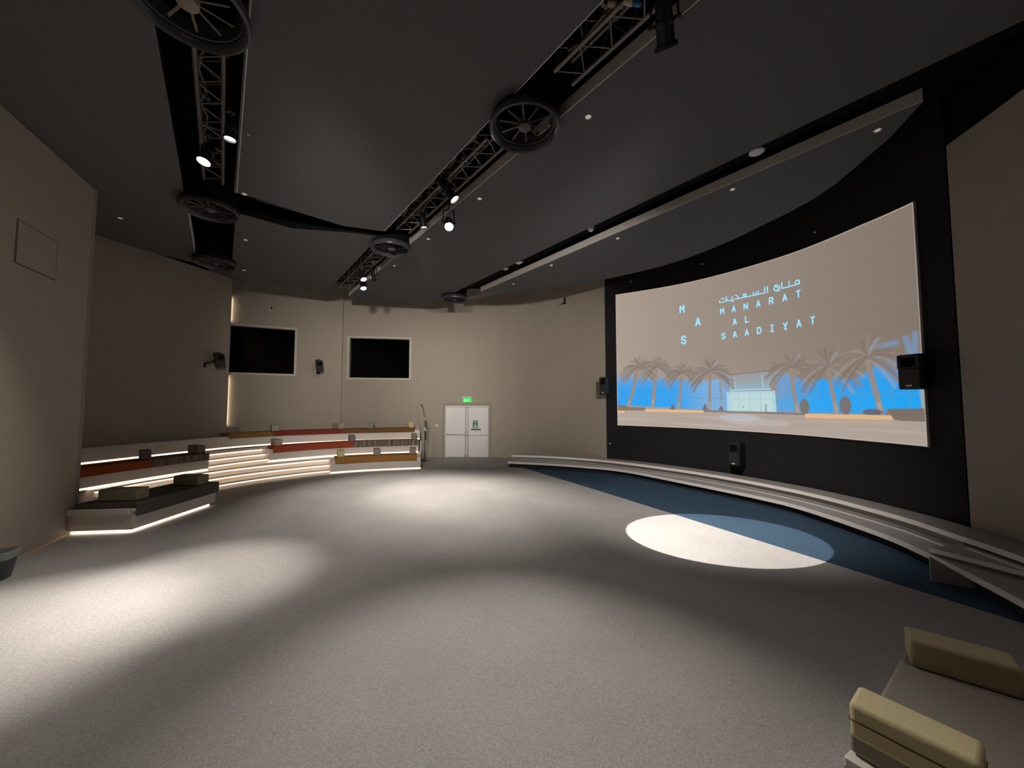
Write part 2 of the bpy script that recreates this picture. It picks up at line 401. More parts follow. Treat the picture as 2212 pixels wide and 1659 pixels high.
# raised wall band around the door
mb = MB()
for c, s in (((-.87, 15.045, 1.05), (.1, .012, 2.1)), ((-2.77, 15.045, 1.05), (.1, .012, 2.1)), ((-1.82, 15.045, 2.15), (2.0, .012, .1))): mb.box(c, s)
struct(mb.build('trim_7', WALL_D))
ex = thing('exit_sign', (-1.83, 15.05, 2.25), 'small green glowing exit sign above the double door', 'sign')
MB().box((-1.83, 15.02, 2.415), (.37, .06, .05)).build('housing', WPLAST, ex, bevel=.006)
lp = MB().box((-1.82, 15.015, 2.30), (.33, .014, .16)).build('lit_panel', mat('exit_green', (.0, .3, .05), .4, emit=(.0, .75, .08), estr=1.0), ex)
mb = MB()
mb.tube((-1.90, 15.007, 2.345), (-1.90, 15.003, 2.345), .016, 12)
def stroke2(mb, pts, w, y0, y1):
    for a, b in zip(pts, pts[1:]):
        dx, dz = b[0]-a[0], b[1]-a[1]; l = math.hypot(dx, dz); px, pz = -dz/l*w/2, dx/l*w/2
        q = [(a[0]+px, a[1]+pz), (b[0]+px, b[1]+pz), (b[0]-px, b[1]-pz), (a[0]-px, a[1]-pz)]
        mb.poly([(x, y0, z) for x, z in q]+[(x, y1, z) for x, z in q], [(0, 1, 2, 3), (7, 6, 5, 4), (0, 4, 5, 1), (1, 5, 6, 2), (2, 6, 7, 3), (3, 7, 4, 0)])
stroke2(mb, [(-1.90, 2.325), (-1.885, 2.285), (-1.91, 2.25), (-1.935, 2.245)], .018, 15.003, 15.007)
stroke2(mb, [(-1.885, 2.285), (-1.865, 2.26), (-1.86, 2.235)], .016, 15.003, 15.007)
stroke2(mb, [(-1.93, 2.315), (-1.90, 2.32), (-1.87, 2.30)], .013, 15.003, 15.007)
stroke2(mb, [(-1.83, 2.30), (-1.75, 2.30)], .016, 15.003, 15.007)
stroke2(mb, [(-1.80, 2.325), (-1.83, 2.30), (-1.80, 2.275)], .014, 15.003, 15.007)
mb.build('pictogram', mat('sign_white', (.8, .9, .8), .5, emit=(.4, 1, .5), estr=.8), lp)
sw = thing('light_switch', (-3.05, 15.05, 1.24), 'small white wall switch left of the double door', 'switch')
MB().box((-3.05, 15.043, 1.28), (.086, .012, .086)).build('plate', WPLAST, sw, bevel=.003)
MB().box((-3.05, 15.034, 1.28), (.035, .008, .05)).build('rocker', WPLAST, sw)

# ------------------------------------------------------------------ tiered seating on the left
R1 = Curve([(-7.95, 7.3), (-7.75, 8.5), (-7.36, 9.46), (-6.89, 10.23), (-6.19, 11.0), (-5.56, 11.5), (-4.51, 11.98), (-2.97, 12.39)])
R2 = Curve([(-8.75, 6.95), (-8.65, 7.44), (-8.41, 8.52), (-8.03, 9.72), (-7.3, 11.2), (-5.55, 12.68), (-3.36, 13.4)])
R3 = Curve([(-9.75, 7.8), (-9.65, 8.35), (-9.3, 9.6), (-8.95, 10.7), (-8.5, 11.7), (-7.75, 12.5), (-6.0, 13.5), (-3.54, 14.3)])
R2OFF = R2.S[0]
Z1, Z2, Z3 = .40, .78, 1.15
def bench(cv, a, b, zb, zt, depth, label, led_a=None, led_b=None, plate=None, endp=None):
    p = cv.at((a+b)/2); t = thing('seating_tier', (p[0], p[1], zb), label, 'seating')
    mb = MB(); sweep(mb, cv, a, b, [(0, zb+.055), (0, zt-.04), (depth, zt-.04), (depth, zb), (.06, zb), (.06, zb+.055)]); mb.build('riser', WHITE, t)
    mb = MB(); sweep(mb, cv, a, b, rect(-.02, depth, zt-.04, zt)); mb.build('top_board', WHITE, t)
    mb = MB(); sweep(mb, cv, a if led_a is None else led_a, b if led_b is None else led_b, rect(.014, .055, zb+.016, zb+.045)); mb.build('led_strip', LED, t)
    if plate:
        q = cv.at(plate, -.006); nn = cv.nrm(plate)
        MB().box((q[0], q[1], (zb+zt)/2+.0), (.13, .01, .07), math.atan2(-nn[0], nn[1])).build('socket_plate', WPLAST, t, bevel=.003)
    return t
def stairs(cv, a, b, zb, zt, depth, label):
    p = cv.at((a+b)/2); t = thing('steps', (p[0], p[1], zb), label, 'steps')
    hs = [zb+(zt-zb)*k/3 for k in (1, 2, 3)]; z0 = zb
    for k, z in enumerate(hs):
        o0 = .27*k
        mb = MB(); sweep(mb, cv, a, b, rect(o0+.05, depth, z0, z-.03)); mb.build('step_riser', WHITE, t)
        mb = MB(); sweep(mb, cv, a, b, rect(o0, depth, z-.03, z)); tr = mb.build('tread', WHITE, t)
        mb = MB(); sweep(mb, cv, a+.02, b-.02, rect(o0+.018, o0+.049, z-.055, z-.031)); mb.build('led_strip', LEDB, tr)
        z0 = z
    return t
L1_ = 7.70
bench(R1, 5.0, L1_, 0, Z1, 1.35, 'white front row tier on the right with a mustard cushion', plate=6.32)
stairs(R1, .25, 4.995, 0, Z1, 1.2, 'lower flight of glowing white steps beside the dark grey front bench')
bench(R2, .1, 3.0, Z1, Z2, 1.1, 'white second row tier at the left with rust and grey-brown cushions', plate=1.75)
stairs(R2, 3.005, 4.545, Z1, Z2, 1.0, 'upper flight of glowing white steps between the two second-row benches')
tb = bench(R2, 4.55, R2.L, Z1, Z2, 1.05, 'white second row tier at the right with orange-red and striped cushions', plate=7.0)
q = R2.at(R2.L-.0, .0); nn = R2.nrm(R2.L)
MB().box((q[0]+.10, q[1]-.10, .62), (.03, .3, .44), math.atan2(-nn[0], nn[1])).build('end_panel', WHITE, tb)
bench(R3, .3, R3.L, Z2, Z3, .62, 'white top row tier along the curved back wall', plate=5.55)

# straight bench at the front left
BP = [(-7.28, 6.165), (-6.31, 6.27), (-6.32, 8.05), (-7.12, 8.0)]
t = thing('seating_tier', (-6.8, 7.0, 0), 'white angular front bench standing out from the near left wall', 'seating')
inset = [(-7.28, 6.185), (-6.33, 6.29), (-6.34, 8.03), (-7.12, 7.98)]
core = [(-7.26, 6.24), (-6.39, 6.34), (-6.40, 7.97), (-7.10, 7.93)]
MB().prism(inset, .06, .36).prism(core, 0, .06).build('riser', WHITE, t)
MB().prism(BP, .36, .40).build('top_board', WHITE, t, bevel=.004)
MB().prism([(-7.28, 6.145), (-6.36, 6.245), (-6.36, 6.31), (-7.28, 6.21)], .315, .41).build('end_lip', WHITE, t, bevel=.012)
mb = MB(); mb.prism([(-7.25, 6.195), (-6.345, 6.295), (-6.385, 6.345), (-7.25, 6.245)], .014, .05); mb.prism([(-6.345, 6.295), (-6.352, 7.9), (-6.392, 7.9), (-6.385, 6.345)], .014, .05)
mb.build('led_strip', LED, t)
MB().box((-7.24, 6.18, .03), (.03, .03, .03)).build('led_end_cap', WPLAST, t)
c = thing('seat_cushion', (-6.8, 7.0, .40), 'long dark grey seat pad covering the angular front bench', 'cushion')
mb = MB(); mb.prism([(-7.25, 6.235), (-6.36, 6.335), (-6.275, 6.32), (-6.285, 8.06), (-7.10, 8.01)], .412, .49)
mb.prism([(-6.275, 6.32), (-6.285, 8.06), (-6.316, 8.06), (-6.306, 6.32)], .27, .45)
mb.build('pad', F_GREY, c, bevel=.012)

def cushion(cv, a, b, z, m, label, drop=.10, th=.085, depth=.52):
    mb = MB()
    sweep(mb, cv, a, b, [(-.06, z-drop), (-.06, z+th), (depth, z+th), (depth, z+.004), (-.028, z+.004), (-.028, z-drop)])
    o = mb.build('seat_cushion', m, None, bevel=.012)
    return tag(o, label, 'cushion')
cushion(R1, 5.12, 7.58, Z1, F_MUST, 'mustard seat cushion along the front row by the floor')
cushion(R2, .3, 1.75, Z2, F_RUST, 'dark rust seat cushion in the second row at far left')
cushion(R2, 1.76, 2.98, Z2, F_STRIPE, 'grey-brown seat cushion next to the dark rust one')
cushion(R2, 4.63, 6.98, Z2, F_ORANGE, 'orange-red seat cushion in the middle row above the steps')
cushion(R2, 6.99, 9.12, Z2, F_STRIPE, 'striped taupe seat cushion right of the orange-red one')
cushion(R3, 3.75, 4.98, Z3, F_OLIVE, 'dark olive-brown seat cushion at the left end of the top row', .06, .09)
cushion(R3, 4.99, 7.08, Z3, F_RED, 'deep red seat cushion in the middle of the top row', .06, .09)
cushion(R3, 7.09, 9.62, Z3, F_BROWN, 'brown seat cushion at the right end of the top row', .06, .09)

# loose block cushions
def block(loc, rz, m, label, size=(.5, .2, .2), group=None, seam=False):
    t = thing('block_cushion', loc, label, 'cushion', group)
    t.rotation_euler = (0, 0, rz)
    mb = MB(); mb.box((0, 0, size[2]/2), size)
    o = mb.build('block', m, None, bevel=.022, seg=3); o.parent = t
    if seam:
        mb = MB(); x, y, z = size[0]/2+.001, size[1]/2+.001, size[2]*.52
        pts = [(x-.01, -y, z), (-x+.01, -y, z), (-x, -y+.01, z), (-x, y-.01, z), (-x+.01, y, z), (x-.01, y, z), (x, y-.01, z), (x, -y+.01, z), (x-.01, -y, z)]
        mb.path(pts, .0035, 6); s = mb.build('seam_piping', fabric('piping_fabric', (.16, .12, .06, 1)), None); s.parent = t
    return t
def row_block(cv, s, z, m, label, ang=0., size=(.5, .2, .2)):
    p = cv.at(s, .27); n = cv.nrm(s); return block((p[0], p[1], z+.087), math.atan2(n[1], n[0])+ang, m, label, size)
row_block(R1, 5.28, Z1, F_BEIGE, 'yellow-beige block cushion on the left end of the mustard pad')
row_block(R1, 6.32, Z1, F_GBLK, 'grey block cushion midway along the mustard front pad', .1)
row_block(R1, 7.44, Z1, F_GBLK, 'grey block cushion at the right end of the mustard front pad')
row_block(R2, 1.80, Z2, F_DGBL, 'slate grey block cushion where rust and grey-brown pads meet', -.5)
row_block(R2, 2.85, Z2, F_OBLK, 'olive block cushion at the right end of the grey-brown pad', -.1)
row_block(R2, 4.80, Z2, F_SAND, 'pale sand block cushion at the left end of the orange-red pad')
row_block(R2, 6.94, Z2, F_DGBL, 'slate grey block cushion where orange-red and striped pads meet')
row_block(R2, 9.0, Z2, F_OBLK, 'olive block cushion at the right end of the striped pad')
row_block(R3, 5.05, Z3+.005, F_SAND, 'sand block cushion where olive-brown and red top-row pads meet')
row_block(R3, 6.95, Z3+.005, F_SAND, 'sand block cushion lying across the right end of the red pad', .5)
row_block(R3, 8.05, Z3+.005, F_GBLK, 'grey block cushion midway along the brown top-row pad')
row_block(R3, 9.5, Z3+.005, F_BEIGE, 'beige block cushion at the right end of the brown top-row pad')
block((-6.74, 6.53, .49), .06, F_OBLK, 'large olive block cushion on the near end of the dark grey bench', (.62, .26, .2))
block((-6.62, 7.74, .49), -.05, F_OBLK, 'olive block cushion on the far end of the dark grey bench', (.54, .26, .2))

# small box at the foot of the lit gap, and the LED strip behind the wall edge
o = MB().box((-9.10, 12.12, Z3+.12), (.3, .25, .24), .3).build('plinth', WALL_D); tag(o, 'small dark plinth box at the foot of the lit wall gap', 'box')
st = thing('wall_light_strip', (-9.2, 11.95, 1.4), 'vertical warm light strip hidden behind the left wall edge', 'light')
un3 = n3.normalized()
for za, zb in ((1.42, 3.10), (5.02, 5.85)):
    c = A3+d3*.655-un3*.035
    MB().box((c.x, c.y, (za+zb)/2), (.014, .02, zb-za), math.atan2(d3.y, d3.x)).build('led_strip', LEDW, st)
    c = A3+d3*.63-un3*.015
    MB().box((c.x, c.y, (za+zb)/2), (.03, .03, zb-za), math.atan2(d3.y, d3.x)).build('channel', ALU, st)

# thin stand at the end of the top row
ms = thing('stand', (-3.30, 14.15, 0), 'slender black upright stand at the right end of the seating', 'stand')
MB().tube((-3.30, 14.15, .02), (-3.33, 14.15, 1.62), .014).tube((-3.33, 14.15, 1.62), (-3.40, 14.15, 2.02), .010).build('pole', DARKM, ms)
MB().lathe([(0, 0), (.15, 0), (.15, .015), (.03, .03), (0, .03)], 24, (-3.30, 14.15, 0)).build('base', DARKM, ms)
MB().tube((-3.40, 14.12, 2.02), (-3.44, 14.08, 2.12), .018).build('head', DARKM, ms)
MB().box((-3.32, 14.14, 1.58), (.05, .05, .05)).build('clamp', WPLAST, ms)
MB().box((-3.30, 14.13, 1.20), (.05, .04, .13)).build('clamp', WPLAST, ms)
for q in (((-3.26, 14.13, 1.35), (.05, .05, .30)), ((-3.28, 14.12, .95), (.06, .05, .34))): MB().box(*q).build('cable_wrap', mat('dark_green_plastic', (.035, .06, .045), .5), ms)

# ------------------------------------------------------------------ stage steps under the screen
L1C = Curve([(-.15, 12.66), (1.1, 12.28), (2.2, 11.8), (3.3, 11.05), (4.4, 9.35), (5.2, 7.95), (5.5, 7.1), (5.58, 5.75), (5.42, 4.9), (5.2, 4.18), (4.98, 3.6), (4.7, 3.0)])
L2C = Curve([(-.02, 12.98), (1.3, 12.62), (2.97, 11.72), (4.73, 9.83), (5.81, 7.82), (6.11, 6.16), (6.02, 5.13), (5.86, 4.2), (5.4, 2.6)])
ZS1, ZS2 = .20, .38
def stage(cv, zb, zt, name, label, back, rm=STAGE):
    p = cv.at(cv.L*.5); t = thing(name, (p[0], p[1], zb), label, 'step')
    sg = 1
    mb = MB(); sweep(mb, cv, .03, cv.L, rect(.09, back, zb, zt-.05)); mb.build('riser', rm, t)
    mb = MB(); sweep(mb, cv, 0, cv.L, rect(.012, back, zt-.05, zt)); mb.build('tread', STAGE, t)
    mb = MB(); sweep(mb, cv, 0, cv.L, rect(-.004, .012, zt-.065, zt+.002)); mb.build('nosing', NOSE, t)
    return t
stage(L1C, .007, ZS1, 'stage_step', 'lower curved pale step rising from the navy carpet', .7, mat('shade_dark_riser', (.014, .018, .026), .8))  # near-black riser colour stands for the shade under the overhanging lip
stage(L2C, ZS1, ZS2, 'stage_step', 'upper curved pale step running along the foot of the screen wall', .5)
# shallow wedge step widening towards the right, between the two
eb = thing('wedge_step', (5.9, 4.3, ZS1), 'shallow wedge step with a bright edge at the right end of the stage', 'step')
EP = [(5.42, 4.92), (5.73, 4.14), (6.05, 3.30), (6.25, 4.2), (6.12, 5.1)]
MB().prism([(5.47, 4.90), (5.77, 4.14), (6.07, 3.36), (6.25, 4.2), (6.10, 5.05)], ZS1, .24).build('riser', STAGE, eb)
MB().prism(EP, .24, .282).build('tread', STAGE, eb)
mb = MB()
for a, b in zip(EP[:2], EP[1:3]): mb.prism([a, b, (b[0]-.014, b[1]-.006), (a[0]-.014, a[1]-.006)], .236, .286)
mb.build('nosing', NOSE, eb)
sp_ = MB(); P0, P1 = (5.07, 4.60), (5.40, 4.40)
v = [(*P0, .007), (*P1, .007), (*P1, .06), (*P0, .30)]; v += [(x+.015, y+.025, z) for x, y, z in v]
sp_.poly(v, [(3, 2, 1, 0), (4, 5, 6, 7), (0, 1, 5, 4), (1, 2, 6, 5), (2, 3, 7, 6), (3, 0, 4, 7)])
tag(sp_.build('side_panel', STAGE), 'small pale tapering panel on the navy carpet under the stage steps at right', 'panel')
sw_ = L2C.S[int(np.argmin(np.hypot(L2C.C[:, 0]-6.0, L2C.C[:, 1]-4.95)))]
mb = MB(); sweep(mb, L2C, .2, sw_-.05, rect(-.13, -.07, ZS1, ZS1+.004)); tag(mb.build('tread_strip', NOSE), 'pale flat strip lying along the lower stage step at the foot of the upper one', 'strip')
mb = MB(); sweep(mb, L2C, sw_+.05, L2C.L-.9, rect(-.13, -.07, .282, .286)); mb.build('tread_strip', NOSE, eb)

# ------------------------------------------------------------------ projection screen
U0, U1, V0, V1 = .405, 7.535, 1.475, 5.66
def vtop(u): return 5.70-.23*(u-U0)/(U1-U0)
NU, NZ = 860, 480
uu = np.linspace(U0, U1, NU); tt = np.linspace(0, 1, NZ)
UU, TT = np.meshgrid(uu, tt); VT = 5.70-.23*np.clip((UU-U0)/(U1-U0), 0, 1); ZZ = V0+TT*(VT-V0)
def L3(r, g, b): return np.array(lin(r, g, b)[:3])
img = np.zeros((NZ, NU, 3))
fx = (UU-U0)/(U1-U0); fz = TT
sky = L3(168, 153, 140)[None, None]*(1-fx[..., None])+L3(128, 116, 106)[None, None]*fx[..., None]
low = np.clip(1-fz*2.0, 0, 1)[..., None]; sky = sky*(1+.12*low)
img[:] = sky
rg = np.random.RandomState(3)
def inpoly(P):
    m = np.zeros(UU.shape, bool); n = len(P)
    for i in range(n):
        x0, y0 = P[i]; x1, y1 = P[(i+1) % n]
        c = ((y0 > ZZ) != (y1 > ZZ)); den = (y1-y0) if y1 != y0 else 1e-9
        m ^= c & (UU < (x1-x0)*(ZZ-y0)/den+x0)
    return m
def paint(a, col): 
    global img
    a = np.clip(a, 0, 1)[..., None]; img = img*(1-a)+np.array(col)*a
def dist(P):
    d = np.full(UU.shape, 9.); tpar = np.zeros(UU.shape)
    for (x0, y0), (x1, y1) in zip(P, P[1:]):
        L = (x1-x0)**2+(y1-y0)**2+1e-12; t = np.clip(((UU-x0)*(x1-x0)+(ZZ-y0)*(y1-y0))/L, 0, 1)
        d = np.minimum(d, np.hypot(UU-x0-t*(x1-x0), ZZ-y0-t*(y1-y0)))
    return d
def stroke(P, w, col, al=1., soft=.012):
    paint(al*np.clip((w/2-dist(P))/soft+.5, 0, 1), col)
def blob(cx, cy, rx, ry, col, al=1.):
    q = np.hypot((UU-cx)/rx, (ZZ-cy)/ry); paint(al*np.clip((1-q)*min(rx, ry)/.02+.5, 0, 1), col)
BLUE = L3(38, 158, 236); BLUE2 = L3(90, 165, 225); BROWN = L3(152, 135, 120); BROWN2 = L3(128, 114, 103)
# plaza floor
pf = np.clip((1.97-ZZ)/.05, 0, 1); paint(pf*.85, L3(176, 162, 152))
for k in range(14):
    y = rg.uniform(1.5, 1.85); x = rg.uniform(.5, 7.3); blob(x, y, rg.uniform(.5, 1.2), .03, L3(188, 178, 172) if k % 2 else L3(160, 147, 138), .35)
blob(3.9, 1.80, .5, .09, L3(190, 200, 215), .5); blob(4.3, 1.70, .8, .08, L3(195, 190, 188), .4)
# glass facade
fl = inpoly([(.39, 3.16), (.936, 3.12), (1.309, 2.97), (2.241, 2.86), (2.916, 2.78), (3.716, 2.82), (3.70, 1.963), (3.058, 1.974), (2.049, 2.04), (.724, 2.088), (.376, 2.087)])
fr = inpoly([(4.80, 2.95), (5.434, 2.66), (6.057, 2.66), (6.517, 2.66), (6.889, 2.93), (7.56, 3.0), (7.56, 2.07), (6.943, 2.05), (6.914, 1.956), (6.318, 1.97), (4.777, 1.958)])
fade = np.clip((ZZ-2.55)/.55, 0, 1)
al = np.clip((3.13-ZZ)/.30, .12, 1); paint(fl*al, BLUE); paint(fl*fade*.45, L3(140, 155, 170)); al = np.clip((3.0-ZZ)/.30, .25, 1); paint(fr*al, BLUE); paint(fr*fade*.45, L3(120, 150, 185))
pale = np.exp(-((UU-3.3)/.75)**2); paint((fl*pale)*.6, L3(150, 180, 205)); pale2 = np.exp(-((UU-4.8)/.45)**2); paint((fr*pale2)*.65, L3(140, 150, 165))
paint(fr*(np.exp(-((ZZ-2.15)/.18)**2))*.5, L3(0, 168, 245)); paint(fl*(np.exp(-((ZZ-2.22)/.16)**2))*.4*(UU < 2.6), L3(10, 165, 245))
for x in np.arange(.5, 3.7, .185): stroke([(x, 2.0), (x+.01, 3.1)], .016, L3(95, 150, 195), .45*1) if True else None
img_f = img.copy()
for x in np.arange(4.9, 7.55, .27): stroke([(x, 1.98), (x-.05, 3.0)], .02, L3(100, 145, 185), .45)
notf = ~(fl | fr); img[notf] = np.where(True, img_f[notf], img[notf])
for P in ([(.43, 2.354), (2.0, 2.33), (3.545, 2.296)], [(4.805, 2.28), (5.42, 2.31), (6.335, 2.33), (7.5, 2.313)], [(6.6, 2.64), (7.5, 2.61)]): stroke(P, .02, L3(105, 140, 170), .6)
for P in ([(7.30, 3.25), (7.36, 3.0)], [(7.45, 3.3), (7.42, 2.95)], [(6.75, 3.16), (7.15, 3.2)]): stroke(P, .09, L3(110, 160, 205), .55, .05)
# canopy and entrance
can = inpoly([(3.623, 2.918), (4.912, 2.931), (4.652, 2.495), (3.687, 2.49)]); paint(can*.75, L3(150, 162, 168)); paint(can*np.clip((2.75-ZZ)/.25, 0, 1)*.6, L3(140, 190, 215))
stroke([(3.62, 2.90), (4.95, 2.945)], .035, L3(140, 118, 112), .9)
stroke([(3.80, 2.82), (3.84, 2.5)], .02, L3(150, 215, 240), .6); stroke([(4.47, 2.85), (4.50, 2.5)], .02, L3(150, 215, 240), .6); stroke([(3.68, 2.50), (4.66, 2.50)], .03, L3(165, 220, 235), .8)
paint(inpoly([(3.59, 2.47), (4.76, 2.46), (4.78, 1.955), (3.60, 1.95)])*1., L3(172, 208, 218)); paint(inpoly([(3.70, 2.40), (4.68, 2.39), (4.70, 1.965), (3.72, 1.96)])*1., L3(186, 214, 216))
for x in (3.9, 4.16, 4.42): stroke([(x, 1.96), (x, 2.4)], .012, L3(140, 170, 180), .7)
stroke([(3.70, 2.28), (4.69, 2.27)], .012, L3(140, 170, 180), .7); stroke([(4.54, 1.99), (4.54, 2.12)], .05, L3(120, 150, 160), .7); stroke([(4.0, 2.06), (4.01, 2.09)], .03, L3(110, 130, 140), .7)
# trees: trunks, then drooping fronds
for P, w in (([(1.07, 3.25), (.926, 2.561), (.748, 2.065)], .10), ([(1.64, 3.2), (1.577, 2.638), (1.51, 2.045)], .10), ([(2.37, 2.95), (2.325, 2.442), (2.263, 2.0)], .085),
             ([(3.17, 3.1), (3.156, 2.588), (3.131, 1.975)], .07), ([(3.43, 2.7), (3.467, 2.0)], .04), ([(5.128, 2.95), (5.168, 2.409), (5.24, 1.957)], .09),
             ([(5.917, 2.85), (5.972, 2.446), (6.05, 1.976)], .085), ([(6.66, 2.95), (6.758, 2.497), (6.856, 1.981)], .095)):
    stroke(P, w, BROWN, .95); stroke([(P[-1][0]+(P[-2][0]-P[-1][0])*.35, P[-1][1]+(P[-2][1]-P[-1][1])*.35), P[-1]], w*.55, L3(190, 165, 145), .6, .03)
for cx, cy, r, al in ((1.09, 3.30, .55, .8), (1.64, 3.28, .55, .8), (2.38, 3.06, .5, .85), (3.17, 3.05, .6, .9), (5.12, 3.0, .55, .85), (5.92, 2.93, .68, .9), (6.66, 3.02, .62, .9)):
    for k in range(44):
        a = -.75+4.65*k/43+rg.uniform(-.08, .08); l = r*rg.uniform(.75, 1.1); ca, sa = math.cos(a), math.sin(a)
        P = [(cx, cy)]+[(cx+ca*l*q, cy+sa*l*q*.72-.42*l*q*q*abs(ca)-.12*l*q*q) for q in (.3, .6, .85, 1.0)]
        c = (BROWN2, BROWN, L3(140, 125, 113), L3(122, 108, 98))[k % 4]
        if k % 9 == 0: c = L3(150, 160, 168)
        if P[-1][1] > 2.3: stroke(P, rg.uniform(.03, .065), c, .66*al, .03)
blob(5.385, 2.09, .105, .17, L3(118, 108, 100), .95); blob(6.224, 2.12, .115, .18, L3(118, 106, 98), .95); blob(6.71, 2.0, .17, .06, L3(100, 92, 90), .9)
for x, h in ((2.10, .17), (3.01, .18), (3.44, .12)): paint(inpoly([(x-.08, 1.98), (x+.08, 1.98), (x+.01, 1.98+h), (x-.01, 1.98+h)])*.9, L3(112, 98, 95))
paint(inpoly([(.39, 2.13), (.6, 2.11), (.78, 2.05), (1.3, 2.04), (1.3, 1.96), (.39, 1.93)])*.9, L3(125, 108, 92))
paint(inpoly([(2.97, 1.985), (3.58, 1.97), (4.8, 1.965), (5.38, 1.95), (5.38, 1.90), (4.2, 1.915), (2.97, 1.93)])*.75, L3(120, 106, 102))
paint(inpoly([(1.291, 1.998), (2.976, 1.973), (2.974, 1.906), (1.298, 1.906)])*1., L3(226, 182, 138))
paint(inpoly([(5.391, 1.94), (7.044, 1.952), (7.04, 1.872), (5.394, 1.847)])*1., L3(222, 180, 135)); stroke([(5.40, 1.80), (7.0, 1.83)], .08, L3(190, 165, 145), .5, .05)
paint(inpoly([(.40, 1.942), (.648, 1.935), (.622, 1.865), (.40, 1.868)])*1., L3(226, 185, 140))
paint(inpoly([(6.95, 2.063), (7.54, 2.08), (7.54, 1.86), (7.05, 1.87)])*.95, L3(120, 108, 98)); paint(inpoly([(7.462, 2.38), (7.54, 2.38), (7.54, 2.08), (7.48, 2.08)])*.9, L3(150, 165, 165))

spill_rim = np.minimum(np.minimum(UU-U0, U1-UU), np.minimum(ZZ-V0, VT-ZZ)); paint((spill_rim < .014)*.8, L3(205, 186, 172))  # projector light spill put into the picture as a brighter rim
scrn = thing('projection_screen', (*scr(4, .03), V0), 'huge curved white projection screen showing a blue-lit building, palms and lettering', 'screen')
vs = [(*scr(float(UU[j, i]), .035), float(ZZ[j, i])) for j in range(NZ) for i in range(NU)]
me = bpy.data.meshes.new('picture')
idx = np.arange(NU*NZ).reshape(NZ, NU)
fc = np.stack([idx[:-1, :-1], idx[:-1, 1:], idx[1:, 1:], idx[1:, :-1]], -1).reshape(-1, 4)
me.from_pydata(vs, [], fc.tolist()); me.update()
ca = me.color_attributes.new('picture', 'FLOAT_COLOR', 'POINT')
buf = np.ones((NU*NZ, 4), np.float32); buf[:, :3] = img.reshape(-1, 3); ca.data.foreach_set('color', buf.ravel())
pm = bpy.data.materials.new('projected_picture'); pm.use_nodes = True; nt = pm.node_tree; b = nt.nodes['Principled BSDF']
at = nt.nodes.new('ShaderNodeAttribute'); at.attribute_name = 'picture'
b.inputs['Base Color'].default_value = (.05, .05, .05, 1); b.inputs['Roughness'].default_value = .9; b.inputs['Specular IOR Level'].default_value = .1
nt.links.new(at.outputs['Color'], b.inputs['Emission Color']); b.inputs['Emission Strength'].default_value = 1.0
me.materials.append(pm)
po = bpy.data.objects.new('picture', me); COL.objects.link(po); po.parent = scrn; po.matrix_parent_inverse = Matrix.Translation(-scrn.location)
# thin border and backing
mb = MB()
SB = lambda s, z, off: (*scr(s, off), z)
ns = 60; ss = np.linspace(U0-.012, U1+.012, ns)
for fz0, fz1 in ((lambda s: V0-.012, lambda s: V0), (lambda s: vtop(s), lambda s: vtop(s)+.012)):
    v = []
    for s in ss: v += [SB(s, fz0(s), .002), SB(s, fz1(s), .002), SB(s, fz1(s), .04), SB(s, fz0(s), .04)]
    f = [(i*4+k, (i+1)*4+k, (i+1)*4+(k+1) % 4, i*4+(k+1) % 4) for i in range(ns-1) for k in range(4)]+[(0, 1, 2, 3), tuple((ns-1)*4+k for k in (3, 2, 1, 0))]
    mb.poly(v, f)
for s0, s1 in ((U0-.012, U0), (U1, U1+.012)):
    q = [scr(s0, .002), scr(s1, .002), scr(s1, .04), scr(s0, .04)]; mb.prism(q, V0, vtop(s0))
mb.build('screen_border', mat('screen_border_white', (.75, .70, .66), .6), scrn)
# lettering
GL = {'M': [[(0, 0), (0, 1), (.5, .45), (1, 1), (1, 0)]], 'A': [[(0, 0), (.5, 1), (1, 0)], [(.2, .3), (.8, .3)]],
      'S': [[(1, .80), (.82, .97), (.5, 1), (.15, .95), (0, .76), (.12, .60), (.5, .5), (.9, .40), (1, .24), (.85, .05), (.5, 0), (.16, .03), (0, .20)]],
      'N': [[(0, 0), (0, 1), (1, 0), (1, 1)]], 'R': [[(0, 0), (0, 1), (.7, 1), (.95, .88), (.95, .62), (.7, .48), (0, .48)], [(.5, .48), (1, 0)]],
      'T': [[(0, 1), (1, 1)], [(.5, 1), (.5, 0)]], 'L': [[(0.1, 1), (.1, 0), (1, 0)]], 'D': [[(0, 0), (0, 1), (.55, 1), (.9, .82), (1, .5), (.9, .18), (.55, 0), (0, 0)]],
      'I': [[(.1, 1), (.9, 1)], [(.5, 1), (.5, 0)], [(.1, 0), (.9, 0)]], 'Y': [[(0, 1), (.5, .45), (1, 1)], [(.5, .45), (.5, 0)], [(.2, 0), (.8, 0)]]}
def ribbon(mb, P, w):
    for (x0, z0), (x1, z1) in zip(P, P[1:]):
        l = math.hypot(x1-x0, z1-z0) or 1e-6; px, pz = -(z1-z0)/l*w/2, (x1-x0)/l*w/2; ex_, ez = (x1-x0)/l*w*.3, (z1-z0)/l*w*.3
        q = [(x0-ex_+px, z0-ez+pz), (x1+ex_+px, z1+ez+pz), (x1+ex_-px, z1+ez-pz), (x0-ex_-px, z0-ez-pz)]
        nseg = max(1, int(l/.1))
        v = []
        for i in range(nseg+1):
            t = i/nseg
            for a, b_ in ((q[0], q[1]), (q[3], q[2])):
                s = a[0]+(b_[0]-a[0])*t; z = a[1]+(b_[1]-a[1])*t; v.append((*scr(s, .042), z))
        mb.poly(v, [(2*i, 2*i+2, 2*i+3, 2*i+1) for i in range(nseg)])
TXT = mat('projected_lettering', (.1, .2, .3), .8, emit=lin(150, 222, 255)[:3], estr=1.05)
